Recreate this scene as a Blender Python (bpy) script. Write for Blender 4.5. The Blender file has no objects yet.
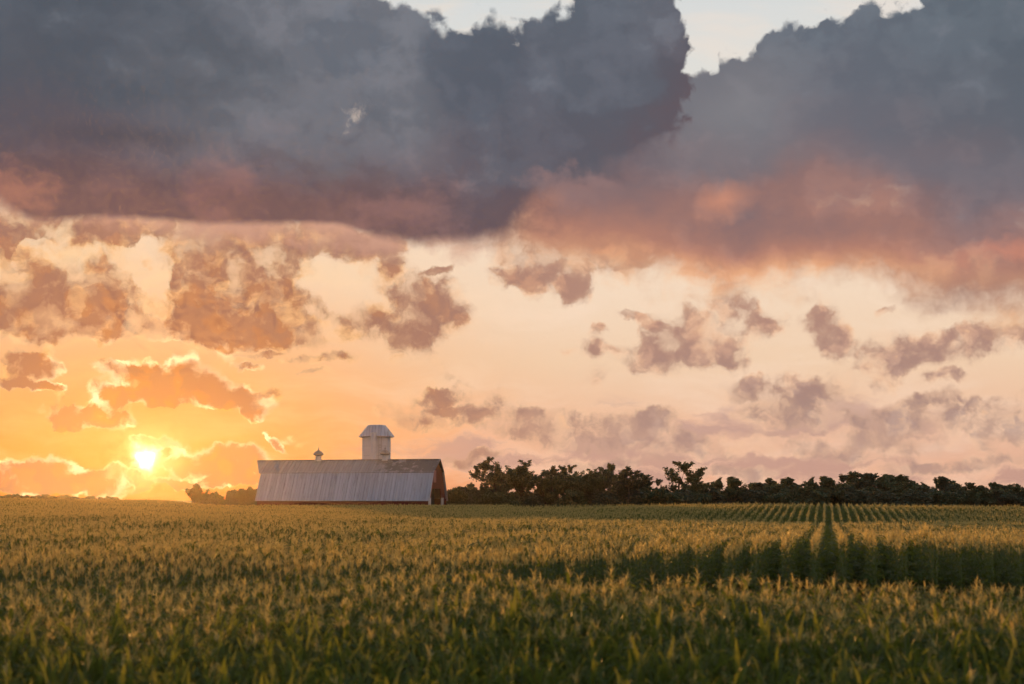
import bpy, bmesh, math, random
import numpy as np
from mathutils import Vector, Matrix

R = math.radians
SC = bpy.context.scene
COL = SC.collection

# ------------------------------------------------------------------ camera
F = 1024 * 50 / 36          # focal length in pixels of a 1024 wide frame
TILT = math.atan(158 / F)   # the level horizon lies 158 px below the middle of the frame
CAM_Z = 4.0
cam_d = bpy.data.cameras.new('camera')
cam_d.lens = 50
cam_d.sensor_width = 36
cam_d.clip_start = 0.1
cam_d.clip_end = 20000
cam_d.dof.use_dof = True
cam_d.dof.focus_distance = 280
cam_d.dof.aperture_fstop = 1.1
cam = bpy.data.objects.new('camera', cam_d)
COL.objects.link(cam)
cam.location = (0, 0, CAM_Z)
cam.rotation_euler = (R(90) + TILT, 0, 0)
SC.camera = cam

SC.view_settings.view_transform = 'Standard'
SC.view_settings.look = 'None'
SC.view_settings.exposure = 0.0
SC.view_settings.gamma = 1.0
SC.render.engine = 'CYCLES'
SC.cycles.use_denoising = True
SC.cycles.use_adaptive_sampling = True
SC.cycles.adaptive_threshold = 0.015
SC.cycles.adaptive_min_samples = 24
SC.cycles.max_bounces = 8
SC.cycles.transparent_max_bounces = 8
SC.cycles.volume_bounces = 0
SC.cycles.caustics_reflective = False
SC.cycles.caustics_refractive = False
SC.cycles.sample_clamp_indirect = 4.0


def px_dir(x, y):
    """world direction of a point of the view"""
    cx, cy = (x - 512) / F, (342 - y) / F
    c, s = math.cos(TILT), math.sin(TILT)
    return Vector((cx, c - s * cy, s + c * cy))


def sky_uv(x, y):
    """azimuth and elevation of that direction in units of 1/F radian, azimuth 0 at 512 and level at 500"""
    d = px_dir(x, y).normalized()
    return 512 + math.atan2(d.x, d.y) * F, 500 - math.asin(d.z) * F


def lin(r, g, b, a=1.0):
    f = lambda v: v / 12.92 if v <= 0.04045 else ((v + 0.055) / 1.055) ** 2.4
    return (f(r / 255), f(g / 255), f(b / 255), a)


SUN_PX = (146, 459)
sun_dir = px_dir(*SUN_PX).normalized()
SUN_AZ = math.atan2(sun_dir.x, sun_dir.y)
SUN_EL = math.asin(sun_dir.z)

# ------------------------------------------------------------------ sky
world = bpy.data.worlds.new('World')
SC.world = world
world.use_nodes = True
WT = world.node_tree
WT.nodes.clear()
world.cycles.sampling_method = 'MANUAL'
world.cycles.sample_map_resolution = 1024


class E:
    """one socket of a node tree, with arithmetic"""
    T = WT

    def __init__(self, s):
        self.s = s

    def __add__(a, b): return math_('ADD', a, b)
    def __radd__(a, b): return math_('ADD', b, a)
    def __sub__(a, b): return math_('SUBTRACT', a, b)
    def __rsub__(a, b): return math_('SUBTRACT', b, a)
    def __mul__(a, b): return math_('MULTIPLY', a, b)
    def __rmul__(a, b): return math_('MULTIPLY', b, a)
    def __truediv__(a, b): return math_('DIVIDE', a, b)
    def __neg__(a): return math_('MULTIPLY', a, -1.0)


def plug(sock, v):
    if isinstance(v, E):
        E.T.links.new(v.s, sock)
    else:
        sock.default_value = v


def math_(op, a, b=0.0, c=0.0, clamp=False):
    n = E.T.nodes.new('ShaderNodeMath')
    n.operation = op
    n.use_clamp = clamp
    plug(n.inputs[0], a)
    plug(n.inputs[1], b)
    plug(n.inputs[2], c)
    return E(n.outputs[0])


def mx(a, b): return math_('MAXIMUM', a, b)
def mn(a, b): return math_('MINIMUM', a, b)
def smax(a, b, k): return math_('SMOOTH_MAX', a, b, k)
def smin(a, b, k): return math_('SMOOTH_MIN', a, b, k)
def clamp01(a): return math_('ADD', a, 0.0, clamp=True)
def exp_(a): return math_('EXPONENT', a)


def step(x, a, b, lo=0.0, hi=1.0, kind='SMOOTHSTEP'):
    n = E.T.nodes.new('ShaderNodeMapRange')
    n.interpolation_type = kind
    n.clamp = True
    plug(n.inputs[0], x)
    for i, v in enumerate((a, b, lo, hi)):
        plug(n.inputs[1 + i], v)
    return E(n.outputs[0])


def lstep(x, a, b, lo=0.0, hi=1.0): return step(x, a, b, lo, hi, 'LINEAR')


def vec(x, y, z=0.0):
    n = E.T.nodes.new('ShaderNodeCombineXYZ')
    plug(n.inputs[0], x); plug(n.inputs[1], y); plug(n.inputs[2], z)
    return E(n.outputs[0])


def vmath(op, a, b=(0, 0, 0), scale=None):
    n = E.T.nodes.new('ShaderNodeVectorMath')
    n.operation = op
    plug(n.inputs[0], a)
    plug(n.inputs[1], b)
    if scale is not None:
        plug(n.inputs['Scale'], scale)
    return E(n.outputs['Value'] if op in ('LENGTH', 'DOT_PRODUCT', 'DISTANCE') else n.outputs['Vector'])


def noise(v, scale=1.0, detail=4.0, rough=0.55, dist=0.0, color=False, lac=2.0, dims=None):
    n = E.T.nodes.new('ShaderNodeTexNoise')
    n.noise_dimensions = dims or ('2D' if E.T == WT else '3D')     # the sky is laid out in two angles
    plug(n.inputs['Vector'], v)
    n.inputs['Scale'].default_value = scale
    n.inputs['Detail'].default_value = detail
    n.inputs['Roughness'].default_value = rough
    n.inputs['Lacunarity'].default_value = lac
    n.inputs['Distortion'].default_value = dist
    return E(n.outputs['Color' if color else 'Fac'])


def voro(v, scale, smooth=0.4, detail=2.0):
    n = E.T.nodes.new('ShaderNodeTexVoronoi')
    n.feature = 'SMOOTH_F1'
    n.voronoi_dimensions = '2D'
    plug(n.inputs['Vector'], v)
    n.inputs['Scale'].default_value = scale
    n.inputs['Detail'].default_value = detail
    n.inputs['Roughness'].default_value = 0.5
    n.inputs['Smoothness'].default_value = smooth
    return E(n.outputs['Distance'])


def mixc(f, a, b, mode='MIX'):
    n = E.T.nodes.new('ShaderNodeMix')
    n.data_type = 'RGBA'
    n.blend_type = mode
    n.clamp_factor = True
    plug(n.inputs[0], f)
    plug(n.inputs[6], a)
    plug(n.inputs[7], b)
    return E(n.outputs[2])


def ramp(x, stops, kind='LINEAR'):
    n = E.T.nodes.new('ShaderNodeValToRGB')
    cr = n.color_ramp
    cr.interpolation = kind
    while len(cr.elements) < len(stops):
        cr.elements.new(1.0)
    for e, (p, c) in zip(cr.elements, stops):
        e.position = p
        e.color = c
    plug(n.inputs[0], x)
    return E(n.outputs[0])


def fcurve(x, pts, x0, x1, y0, y1, auto=True):
    """a function of x through the points"""
    n = E.T.nodes.new('ShaderNodeFloatCurve')
    cm = n.mapping
    cv = cm.curves[0]
    P = [((a - x0) / (x1 - x0), (b - y0) / (y1 - y0)) for a, b in pts]
    cv.points[0].location = P[0]
    cv.points[1].location = P[-1]
    for p in P[1:-1]:
        cv.points.new(*p)
    for p in cv.points:
        p.handle_type = 'AUTO_CLAMPED' if auto else 'VECTOR'
    cm.extend = 'HORIZONTAL'
    cm.update()
    plug(n.inputs[1], lstep(x, x0, x1))
    return E(n.outputs[0]) * (y1 - y0) + y0


def sepx(v):
    n = E.T.nodes.new('ShaderNodeSeparateXYZ')
    plug(n.inputs[0], v)
    return [E(o) for o in n.outputs]


tc = WT.nodes.new('ShaderNodeTexCoord')
DIR = E(tc.outputs['Generated'])
dx, dy, dz = sepx(DIR)
AZ = math_('ARCTAN2', dx, dy)
EL = math_('ARCSINE', dz)
U = 512 + AZ * F
V = 500 - EL * F
P = vec(U, V)


def curve_u(pts, y0=-400, y1=700, auto=True):
    """edge of a cloud bank: elevation as a function of azimuth"""
    q = sorted(sky_uv(*p) for p in pts)
    return fcurve(U, q, -120, 1144, y0, y1, auto)


def blob(v, x, y, rx, ry, rot=0.0, w=1.0):
    """soft elliptical puff: w in its middle, 0 at its edge"""
    u0, v0 = sky_uv(x, y)
    n = E.T.nodes.new('ShaderNodeMapping')
    n.vector_type = 'TEXTURE'
    plug(n.inputs['Vector'], v)
    n.inputs['Location'].default_value = (u0, v0, 0)
    n.inputs['Rotation'].default_value = (0, 0, R(rot))
    n.inputs['Scale'].default_value = (rx, ry, 1e4)
    g = E.T.nodes.new('ShaderNodeTexGradient')
    g.gradient_type = 'SPHERICAL'
    plug(g.inputs[0], E(n.outputs[0]))
    o = E(g.outputs['Fac'])
    return o if w == 1.0 else o * w


def blobs(v, lst):
    acc = None
    for b in lst:
        o = blob(v, *b)
        acc = o if acc is None else smax(acc, o, 0.18)
    return acc


# distance from the sun, in the same units
US, VS = sky_uv(*SUN_PX)
SD = vmath('LENGTH', vmath('MULTIPLY', vmath('SUBTRACT', P, (US, VS, 0)), (1.0, 1.25, 0)))

# --- noise fields shared by the layers
W1 = vmath('SCALE', vmath('SUBTRACT', noise(P, 1 / 130, 2, 0.5, color=True), (0.5, 0.5, 0.5)), scale=44.0)
W2 = vmath('SCALE', vmath('SUBTRACT', noise(P, 1 / 34, 6, 0.58, color=True), (0.5, 0.5, 0.5)), scale=30.0)
PW = vmath('ADD', vmath('ADD', P, W1), W2)         # strongly ragged
PS = vmath('ADD', P, vmath('SCALE', W2, scale=0.55))  # slightly ragged
PN = vmath('MULTIPLY', PS, (0.8, 1.15, 0))
FB = noise(PN, 1 / 62, 9, 0.58) - 0.5
# the same field a little nearer the sun: the difference shades the billows
TOS = vmath('SCALE', vmath('NORMALIZE', vmath('SUBTRACT', (US, VS + 60, 0), P)), scale=11.0)
FB2 = noise(vmath('MULTIPLY', vmath('ADD', PS, TOS), (0.8, 1.15, 0)), 1 / 62, 6, 0.58) - 0.5
RELIEF = FB - FB2
BIG = noise(vmath('MULTIPLY', P, (0.6, 1.0, 0)), 1 / 150, 5, 0.5) - 0.5
FINE = noise(PS, 1 / 17, 6, 0.6) - 0.5
PUFF = 0.5 - voro(vmath('ADD', P, W2), 1 / 34, 0.6, 2.0)

# --- clear sky
VN = lstep(V, 0.0, 520.0)
clear_r = ramp(VN, [(0.0, lin(214, 217, 217)), (0.15, lin(224, 222, 216)), (0.34, lin(242, 224, 206)),
                    (0.55, lin(244, 218, 192)), (0.70, lin(240, 206, 174)), (0.80, lin(237, 192, 160)),
                    (0.88, lin(230, 180, 152)), (0.94, lin(232, 170, 136)), (1.0, lin(226, 154, 118))])
clear_l = ramp(VN, [(0.0, lin(214, 217, 217)), (0.15, lin(224, 222, 216)), (0.34, lin(246, 224, 198)),
                    (0.55, lin(247, 210, 174)), (0.68, lin(242, 188, 140)), (0.78, lin(242, 172, 108)),
                    (0.88, lin(244, 152, 70)), (1.0, lin(238, 126, 40))])
clear = mixc(step(U, 180, 640), clear_l, clear_r)
# faint high veil
veil = noise(vmath('MULTIPLY', vmath('ADD', P, W1), (0.35, 1.6, 0)), 1 / 60, 6, 0.6)
clear = mixc(step(veil, 0.42, 0.72) * 0.30, clear, mixc(step(U, 120, 620), lin(255, 214, 150), lin(252, 226, 204)))
# glow of the sun
g1 = exp_(SD * SD * (-1.0 / (2 * 21.0 ** 2)))
g2 = exp_(SD * (-1.0 / 75.0))
col = mixc(g2 * 0.5, clear, lin(250, 156, 62))

# --- low pink-grey streaks near the horizon
SN = noise(vmath('MULTIPLY', vmath('ADD', P, vmath('SCALE', W2, scale=0.9)), (0.42, 1.7, 0)), 1 / 62, 7, 0.56)
band = step(V, 362, 430) * step(V, 520, 484)
smask = band * step(U, 230, 520)
sA = step(SN + (smask - 1.0) * 0.5 + FINE * 0.06, 0.34, 0.56) * smask
scol = mixc(step(SN, 0.44, 0.60), lin(238, 190, 160), mixc(step(V, 400, 480), lin(200, 162, 148), lin(198, 154, 138)))
col = mixc(sA * 0.95, col, scol)

# --- broken cumulus, far to near
CU = [
    # right half
    (700, 338, 74, 52), (662, 364, 50, 32), (748, 326, 40, 26), (724, 312, 40, 28), (640, 372, 24, 12),
    (823, 334, 32, 38, -20), (884, 352, 60, 36), (958, 344, 90, 32), (905, 335, 50, 26), (996, 338, 44, 18),
    (878, 304, 26, 12, -35), (600, 352, 28, 18), (606, 334, 22, 11), (640, 322, 22, 11),
    (790, 400, 84, 40), (742, 385, 38, 18), (830, 388, 56, 24), (918, 424, 130, 40), (1004, 428, 76, 44), (880, 408, 76, 24), (930, 396, 50, 14),
    (940, 375, 40, 12), (570, 428, 136, 36), (528, 420, 64, 32), (640, 424, 76, 30), (415, 412, 54, 22, 10), (472, 414, 44, 20), (448, 404, 46, 12),
    (438, 392, 36, 10), (706, 442, 140, 26), (806, 448, 100, 24), (960, 464, 130, 16), (600, 462, 110, 15), (740, 468, 90, 12), (470, 462, 60, 13),
    # middle
    (412, 310, 86, 54), (392, 288, 58, 46), (452, 318, 42, 26), (434, 277, 30, 11, -25), (360, 322, 44, 26),
    (560, 250, 90, 74), (528, 264, 56, 50), (575, 284, 44, 32), (600, 236, 80, 56), (622, 262, 60, 40),
    # left, below the dark bank
    (50, 305, 170, 64), (20, 272, 74, 50), (140, 325, 134, 42), (100, 282, 60, 36), (225, 285, 108, 80), (205, 250, 86, 60), (290, 318, 84, 44), (275, 262, 64, 56),
    (70, 240, 120, 40), (180, 232, 120, 34), (330, 244, 110, 38), (20, 226, 90, 46),
    (250, 348, 70, 9), (322, 357, 64, 10), (318, 371, 32, 8), (22, 391, 54, 10), (268, 302, 40, 10),
    # round the sun
    (158, 377, 100, 38), (116, 372, 54, 27), (200, 385, 68, 27), (246, 396, 62, 26), (262, 406, 40, 22), (118, 396, 40, 20),
    (92, 423, 66, 26), (118, 418, 46, 19),
    (200, 458, 90, 31), (234, 466, 66, 22), (160, 444, 60, 17), (58, 482, 150, 21), (20, 472, 90, 24), (110, 474, 66, 16), (200, 480, 110, 12),
    (26, 370, 40, 22), (240, 360, 30, 9), (282, 444, 22, 8, 40),
]
HOLES = [(72, 268, 46, 24, -8), (162, 262, 26, 50, 10), (330, 298, 56, 44, -25), (30, 252, 22, 16), (125, 262, 30, 12)]
CUB = [(220, 286, 125, 98), (70, 308, 200, 56), (105, 232, 110, 40), (12, 238, 80, 50), (300, 322, 76, 38), (300, 242, 150, 42), (200, 332, 150, 20)]
cuD = blobs(PW, CU)
cuB = blobs(PW, CUB) - blobs(PW, HOLES) * 1.3
FB3 = noise(vmath('MULTIPLY', vmath('ADD', P, vmath('SCALE', W2, scale=0.5)), (0.70, 1.25, 0)), 1 / 66, 7, 0.50) - 0.5
detail = FB3 * 1.7 + (PUFF - 0.08) * 0.55 + FINE * 0.10
D0 = smax(step(cuD, 0.0, 0.75, kind='LINEAR') * 1.25, step(cuB, 0.0, 0.45, kind='LINEAR') * 1.45, 0.15)
cu = D0 + detail * step(D0, 0.02, 0.30) - 0.42 + step(U, 300, 420) * 0.20
near_sun = exp_(SD * (-1.0 / 120.0))
RIMN = noise(vmath('ADD', PS, (300.0, 90.0, 40.0)), 1 / 40, 4, 0.6)
wid = (0.74 - step(near_sun, 0.10, 0.40) * 0.54) * step(RIMN, 0.35, 0.68, 0.55, 1.9)
cuA = step(cu / wid, 0.0, 1.0)
thick = step((cu + FINE * 0.3 + RELIEF * 0.8) / ((1.45 - step(near_sun, 0.10, 0.40) * 0.95) * step(RIMN, 0.35, 0.65, 0.5, 1.5)), 0.04, 1.0)
body_r = mixc(step(V, 300, 440), lin(206, 160, 136), lin(184, 154, 142))
body_l = mixc(step(V, 215, 330), lin(176, 128, 110), lin(160, 118, 102))
body = mixc(step(U, 330, 640), body_l, body_r)
body = mixc(exp_(SD * (-1.0 / 150.0)) * 1.5, body, lin(218, 138, 70))
body = mixc(step(V, 452, 486) * step(U, 330, 40) * 0.8, body, lin(216, 138, 92))
rim = mixc(step(U, 260, 600), lin(250, 196, 138), lin(244, 200, 164))
rim = mixc(step(near_sun, 0.10, 0.5), rim, mixc(step(RIMN, 0.38, 0.55), lin(248, 182, 96), (2.0, 1.5, 0.9, 1)))
cucol = mixc(thick, rim, body)
sh = RELIEF * 1.5 + FB3 * 0.6 + (0.14 - PUFF) * 0.9
cucol = mixc(step(sh, 0.0, -0.36) * 0.55, cucol, mixc(near_sun, lin(246, 196, 152), lin(250, 190, 100)))
cucol = mixc(step(sh, 0.03, 0.40) * 0.5, cucol, mixc(near_sun, lin(146, 114, 110), lin(190, 116, 66)))
soft = step(U, 300, 620)
cuA = cuA * (1.0 - soft * step(V, 395, 450) * 0.30) * step(V, 140, 205)
col = mixc(cuA, col, cucol)

# --- the dark bank, left part
loL = curve_u([(-100, 200), (0, 208), (40, 219), (80, 216), (120, 215), (160, 217), (200, 220), (250, 221), (300, 221), (340, 223), (380, 236), (410, 245), (440, 247), (490, 246),
               (520, 240), (545, 226), (580, 222), (610, 216), (640, 202), (665, 184), (700, 160), (1130, 100)])
upL = curve_u([(-100, -300), (300, -160), (360, -40), (385, -12), (395, -4), (420, 2), (445, 8), (480, 8), (520, 12), (555, 2), (575, -10), (590, -50), (650, -70), (1130, -100)])
rgL = fcurve(V, [(-400, 670), (-100, 682), (0, 694), (30, 700), (70, 702), (110, 698), (140, 688), (170, 676), (220, 660), (700, 640)], -400, 700, 400, 800)
rag = fcurve(U, [(-120, 20), (0, 16), (50, 12), (90, 9), (340, 9), (380, 14), (480, 24), (540, 60), (600, 80), (1144, 80)], -120, 1144, 0, 100)
lowL = loL - V + 6 + (FB + FINE * 0.3) * rag
sideL = rgL - U + FB * 30 + PUFF * 30 + FINE * 16
upeL = V - upL + FB * 36 + PUFF * 26 + FINE * 12
lowsoft = fcurve(U, [(-120, 26), (0, 22), (60, 9), (340, 9), (400, 18), (500, 30), (560, 64), (1144, 70)], -120, 1144, 0, 100)
dLA = mn(mn(step(lowL / lowsoft, 0, 1), step(sideL / fcurve(V, [(-400, 9), (110, 9), (150, 50), (200, 110), (700, 110)], -400, 700, 0, 200), 0, 1)), step(upeL, 0, 14))
# soft lit cloud hanging under its sharp base
under = step((loL + 30 - V + FB3 * 120 + PUFF * 24 + FINE * 20) / 40.0, 0.0, 1.0) * step(U, 560, 430) * step(V, 150, 200)
ucol = mixc(step(FB3 + RELIEF * 0.5, -0.16, 0.16), lin(240, 190, 150), lin(184, 138, 122))
ucol = mixc(step(loL + 20 - V, -30, 20), ucol, lin(206, 158, 136))
col = mixc(under * 0.92, col, ucol)

PB = vmath('ADD', P, vmath('SCALE', W2, scale=1.0))
# --- the dark bank, right part
loR = curve_u([(-100, 150), (440, 180), (490, 226), (540, 250), (590, 264), (620, 276), (660, 288), (700, 294), (740, 302), (790, 292), (840, 288),
               (890, 298), (940, 312), (990, 322), (1060, 330), (1130, 336)])
upR = curve_u([(-100, 60), (600, 60), (660, 60), (692, 66), (705, 58), (730, 46), (752, 36), (775, 24), (800, 20), (830, 10), (850, 6), (868, -8),
               (885, 2), (905, -10), (940, -34), (1000, -60), (1130, -120)])
edgeR = V - upR + FB * 26 + PUFF * 22 + FINE * 14
lowR = loR - V + 8 + FB * 80 + FINE * 24 + BIG * 40
dRA = mn(step(lowR, -6, 46), step(edgeR, 0, 9))
hR = (loR - V + BIG * 110 + FB * 70) / 330.0
cR = ramp(hR, [(0.0, lin(244, 192, 146)), (0.08, lin(228, 166, 126)), (0.18, lin(190, 136, 116)), (0.30, lin(156, 120, 114)), (0.42, lin(130, 114, 118)),
               (0.55, lin(114, 112, 120)), (0.75, lin(110, 116, 126)), (1.0, lin(112, 121, 131))])
lumR = noise(vmath('MULTIPLY', vmath('ADD', P, vmath('SCALE', W2, scale=0.8)), (0.62, 1.25, 0)), 1 / 80, 8, 0.54) - 0.5
litR = lumR * 1.3 + RELIEF * 1.2 + (0.40 - voro(PB, 1 / 80, 0.5, 2.0)) * 0.5 + PUFF * 0.2
cR = mixc(step(litR, 0.0, 0.34) * 0.42, cR, mixc(step(hR, 0.12, 0.5), lin(244, 184, 138), lin(138, 140, 150)))
cR = mixc(step(litR, 0.0, -0.34) * 0.38, cR, mixc(step(hR, 0.12, 0.5), lin(150, 106, 98), lin(84, 90, 102)))
cR = mixc(blob(PW, 735, 110, 110, 90) * 0.7, cR, lin(136, 134, 138))
cR = mixc(blob(PW, 860, 100, 130, 80, -20) * 0.5, cR, lin(98, 108, 120))
cR = mixc(blob(PW, 950, 296, 190, 34) * 1.0, cR, lin(160, 122, 110))
cR = mixc(blob(PW, 724, 206, 44, 26) * 0.6, cR, lin(226, 152, 118))
cR = mixc(blob(PW, 1010, 255, 80, 12) * 0.5, cR, lin(226, 146, 116))
cR = mixc(blob(PW, 960, 165, 190, 30, 12) * 0.7, cR, lin(116, 112, 120))
cR = mixc(step(U, 800, 1060) * step(V, 250, 60) * 0.5, cR, lin(80, 92, 102))
col = mixc(dRA, col, cR)

hL = (loL - V + BIG * 80 + FB * 46) / 230.0
cL = ramp(hL, [(0.0, lin(136, 102, 98)), (0.10, lin(116, 92, 94)), (0.24, lin(106, 93, 100)), (0.45, lin(99, 95, 104)), (0.70, lin(100, 102, 112)),
               (1.0, lin(102, 110, 121))])
BPUFF = 0.42 - voro(PB, 1 / 74, 0.5, 2.0)
behind = step(U, 60, 260) * step(V, 210, 120) * step(U, 470, 400)
cL = mixc(behind * 0.8, cL, lin(124, 126, 134))
def head(x, y, rx, ry, c, k, e=0.12):
    global cL
    b = blob(PB, x, y, rx, ry)
    d = b + (FB * 0.6 + BPUFF * 0.35) * step(b, 0.0, 0.2) - 0.22
    cL = mixc(step(d, 0.0, e) * (1.0 - step(d, 0.0, 0.5) * 0.25) * k, cL, c)
head(120, 40, 250, 130, lin(84, 91, 101), 0.75, 0.35)
head(215, 90, 150, 90, lin(98, 101, 109), 0.5, 0.3)
head(330, 130, 90, 90, lin(104, 106, 114), 0.5, 0.3)
head(345, 40, 70, 46, lin(108, 114, 125), 0.6)
head(560, 120, 210, 150, lin(96, 99, 110), 0.85, 0.36)
head(470, 70, 90, 80, lin(92, 98, 110), 0.7, 0.28)
head(600, 70, 120, 90, lin(104, 109, 120), 0.6, 0.26)
cL = mixc(blob(PS, 130, 136, 110, 16) * 0.6, cL, lin(84, 78, 84))
lumL = noise(vmath('MULTIPLY', vmath('ADD', P, vmath('SCALE', W2, scale=0.8)), (0.75, 1.0, 0)), 1 / 95, 8, 0.54) - 0.5
litL = lumL * 1.3 + RELIEF * 1.3 + BPUFF * 0.55 + PUFF * 0.2
cL = mixc(step(litL, 0.0, 0.36) * 0.30, cL, mixc(step(hL, 0.0, 0.6), lin(160, 120, 112), lin(132, 136, 146)))
cL = mixc(step(litL, 0.0, -0.36) * 0.30, cL, mixc(step(hL, 0.0, 0.6), lin(86, 70, 76), lin(72, 79, 90)))
cL = mixc(step(U, 330, -60) * step(V, 230, 60) * 0.35, cL, lin(74, 80, 90))
def gpatch(x, y, rx, ry, lo, hi):
    b = blob(PV, x, y, rx, ry)
    return step(b + FB * 2 * step(b, 0.0, 0.3), lo, hi)


PV = vmath('ADD', P, vmath('ADD', W1, vmath('SCALE', W2, scale=1.6)))
cL = mixc(gpatch(232, 180, 60, 60, 0.1, 1.1) * 0.32, cL, lin(176, 120, 110))
cL = mixc(gpatch(2, 184, 70, 50, 0.1, 1.1) * 0.6, cL, lin(196, 132, 108))
cL = mixc(gpatch(416, 205, 90, 46, 0.1, 0.9) * 0.42, cL, lin(168, 122, 114))
cL = mixc(gpatch(590, 192, 80, 40, 0.1, 0.9) * 0.7, cL, lin(156, 122, 118))
cL = mixc(step(blob(PV, 350, 110, 26, 22, 40) + FINE * 1.2, 0.55, 1.1) * 0.75, cL, lin(196, 180, 168))
col = mixc(dLA, col, cL)

dim = exp_(SD * (-1.0 / 120.0)) * 0.62
col = mixc(dim, col, mixc(1.0, col, (0.62, 0.40, 0.18, 1), 'MULTIPLY'))
# --- the sun itself, burning through the low cloud
SDW = vmath('LENGTH', vmath('SUBTRACT', vmath('ADD', P, vmath('SCALE', W2, scale=0.9)), (US, VS, 0)))
disc = exp_(SDW * SDW * (-1.0 / (2 * 5.4 ** 2)))
col = mixc(g1 * 0.75 * step(FB + FINE * 0.5, -0.35, 0.05), col, (1.6, 0.92, 0.32, 1))
col = mixc(disc, col, (6.0, 4.6, 2.8, 1))

# --- round the rest of the sky: open evening sky with soft cloud, a physical sky under it
nish = WT.nodes.new('ShaderNodeTexSky')
nish.sky_type = 'NISHITA'
nish.sun_disc = False
nish.sun_elevation = SUN_EL
nish.sun_rotation = SUN_AZ
NI = vmath('SCALE', E(nish.outputs[0]), scale=0.10)
rear = ramp(lstep(EL, -0.05, 1.2), [(0.0, lin(176, 158, 160)), (0.25, lin(176, 172, 182)), (0.6, lin(150, 156, 170)), (1.0, lin(120, 126, 138))])
rcl = step(noise(vmath('MULTIPLY', DIR, (1, 1, 2.2)), 2.6, 6, 0.55, dims='3D'), 0.42, 0.62)
rear = mixc(rcl * 0.6, rear, lin(128, 128, 138))
rear = vmath('ADD', rear, NI)
away = mx(step(math_('ABSOLUTE', AZ), 0.48, 0.95), step(EL, 0.42, 0.80))
below = step(EL, -0.004, -0.03)


def bg(c):
    n = WT.nodes.new('ShaderNodeBackground')
    plug(n.inputs[0], c)
    n.inputs[1].default_value = 1.0
    return n.outputs[0]


def mixs(f, a, b):
    n = WT.nodes.new('ShaderNodeMixShader')
    plug(n.inputs[0], f)
    WT.links.new(a, n.inputs[1])
    WT.links.new(b, n.inputs[2])
    return n.outputs[0]


wo = WT.nodes.new('ShaderNodeOutputWorld')
WT.links.new(mixs(below, mixs(away, bg(col), bg(rear)), bg(lin(70, 62, 46))), wo.inputs[0])

# ------------------------------------------------------------------ sun lamp
sun_d = bpy.data.lights.new('sun', 'SUN')
sun_d.energy = 5.0
sun_d.angle = R(0.6)
sun_d.color = (1.0, 0.455, 0.12)
sun = bpy.data.objects.new('sun', sun_d)
COL.objects.link(sun)
lamp_dir = Vector((math.sin(SUN_AZ), math.cos(SUN_AZ), math.tan(SUN_EL + R(1.2))))
sun.rotation_euler = lamp_dir.to_track_quat('Z', 'Y').to_euler()

rng = random.Random(7)
nrg = np.random.default_rng(11)

# ------------------------------------------------------------------ materials
def material(name):
    m = bpy.data.materials.new(name)
    m.use_nodes = True
    m.node_tree.nodes.clear()
    E.T = m.node_tree
    return m


def finish(m, shader):
    o = m.node_tree.nodes.new('ShaderNodeOutputMaterial')
    m.node_tree.links.new(shader, o.inputs[0])
    return m


def principled(color, rough=0.7, metal=0.0, spec=0.4, normal=None):
    n = E.T.nodes.new('ShaderNodeBsdfPrincipled')
    plug(n.inputs['Base Color'], color)
    plug(n.inputs['Roughness'], rough)
    plug(n.inputs['Metallic'], metal)
    n.inputs['Specular IOR Level'].default_value = spec
    if normal is not None:
        plug(n.inputs['Normal'], normal)
    return n.outputs[0]


def add_trans(shader, color, f):
    t = E.T.nodes.new('ShaderNodeBsdfTranslucent')
    plug(t.inputs[0], color)
    x = E.T.nodes.new('ShaderNodeMixShader')
    x.inputs[0].default_value = f
    E.T.links.new(shader, x.inputs[1])
    E.T.links.new(t.outputs[0], x.inputs[2])
    return x.outputs[0]


def objcoord():
    return E(E.T.nodes.new('ShaderNodeTexCoord').outputs['Object'])


def geopos():
    return E(E.T.nodes.new('ShaderNodeNewGeometry').outputs['Position'])


def bump(h, strength=0.3, dist=0.05):
    n = E.T.nodes.new('ShaderNodeBump')
    n.inputs['Strength'].default_value = strength
    n.inputs['Distance'].default_value = dist
    plug(n.inputs['Height'], h)
    return E(n.outputs[0])


def mat_leafy(name, c1, c2, c3, tr, f, rough=0.5, scale=0.6, spec=0.3):
    m = material(name)
    rnd = E(E.T.nodes.new('ShaderNodeObjectInfo').outputs['Random'])
    isl = E(E.T.nodes.new('ShaderNodeNewGeometry').outputs['Random Per Island'])
    n = noise(geopos(), scale, 3, 0.6)
    c = mixc(step(n + (rnd - 0.5) * 0.35, 0.3, 0.7), c1, c2)
    c = mixc(step(isl, 0.55, 1.0) * 0.7, c, c3)
    return finish(m, add_trans(principled(c, rough, spec=spec), mixc(0.5, c, tr), f))


M_LEAF = mat_leafy('corn_leaf', (0.062, 0.100, 0.018, 1), (0.092, 0.128, 0.024, 1), (0.14, 0.145, 0.03, 1), (0.30, 0.32, 0.04, 1), 0.48, rough=0.5, spec=0.3)
M_STALK = mat_leafy('corn_stalk', (0.10, 0.13, 0.035, 1), (0.14, 0.16, 0.05, 1), (0.16, 0.14, 0.06, 1), (0.2, 0.2, 0.05, 1), 0.1)
M_TASSEL = mat_leafy('corn_tassel', (0.52, 0.39, 0.12, 1), (0.64, 0.50, 0.18, 1), (0.36, 0.34, 0.12, 1), (0.88, 0.70, 0.22, 1), 0.55, rough=0.5, spec=0.5)
M_TREE = mat_leafy('tree_leaf', (0.065, 0.092, 0.042, 1), (0.090, 0.115, 0.052, 1), (0.115, 0.125, 0.055, 1), (0.12, 0.14, 0.03, 1), 0.25, scale=0.25)
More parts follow.
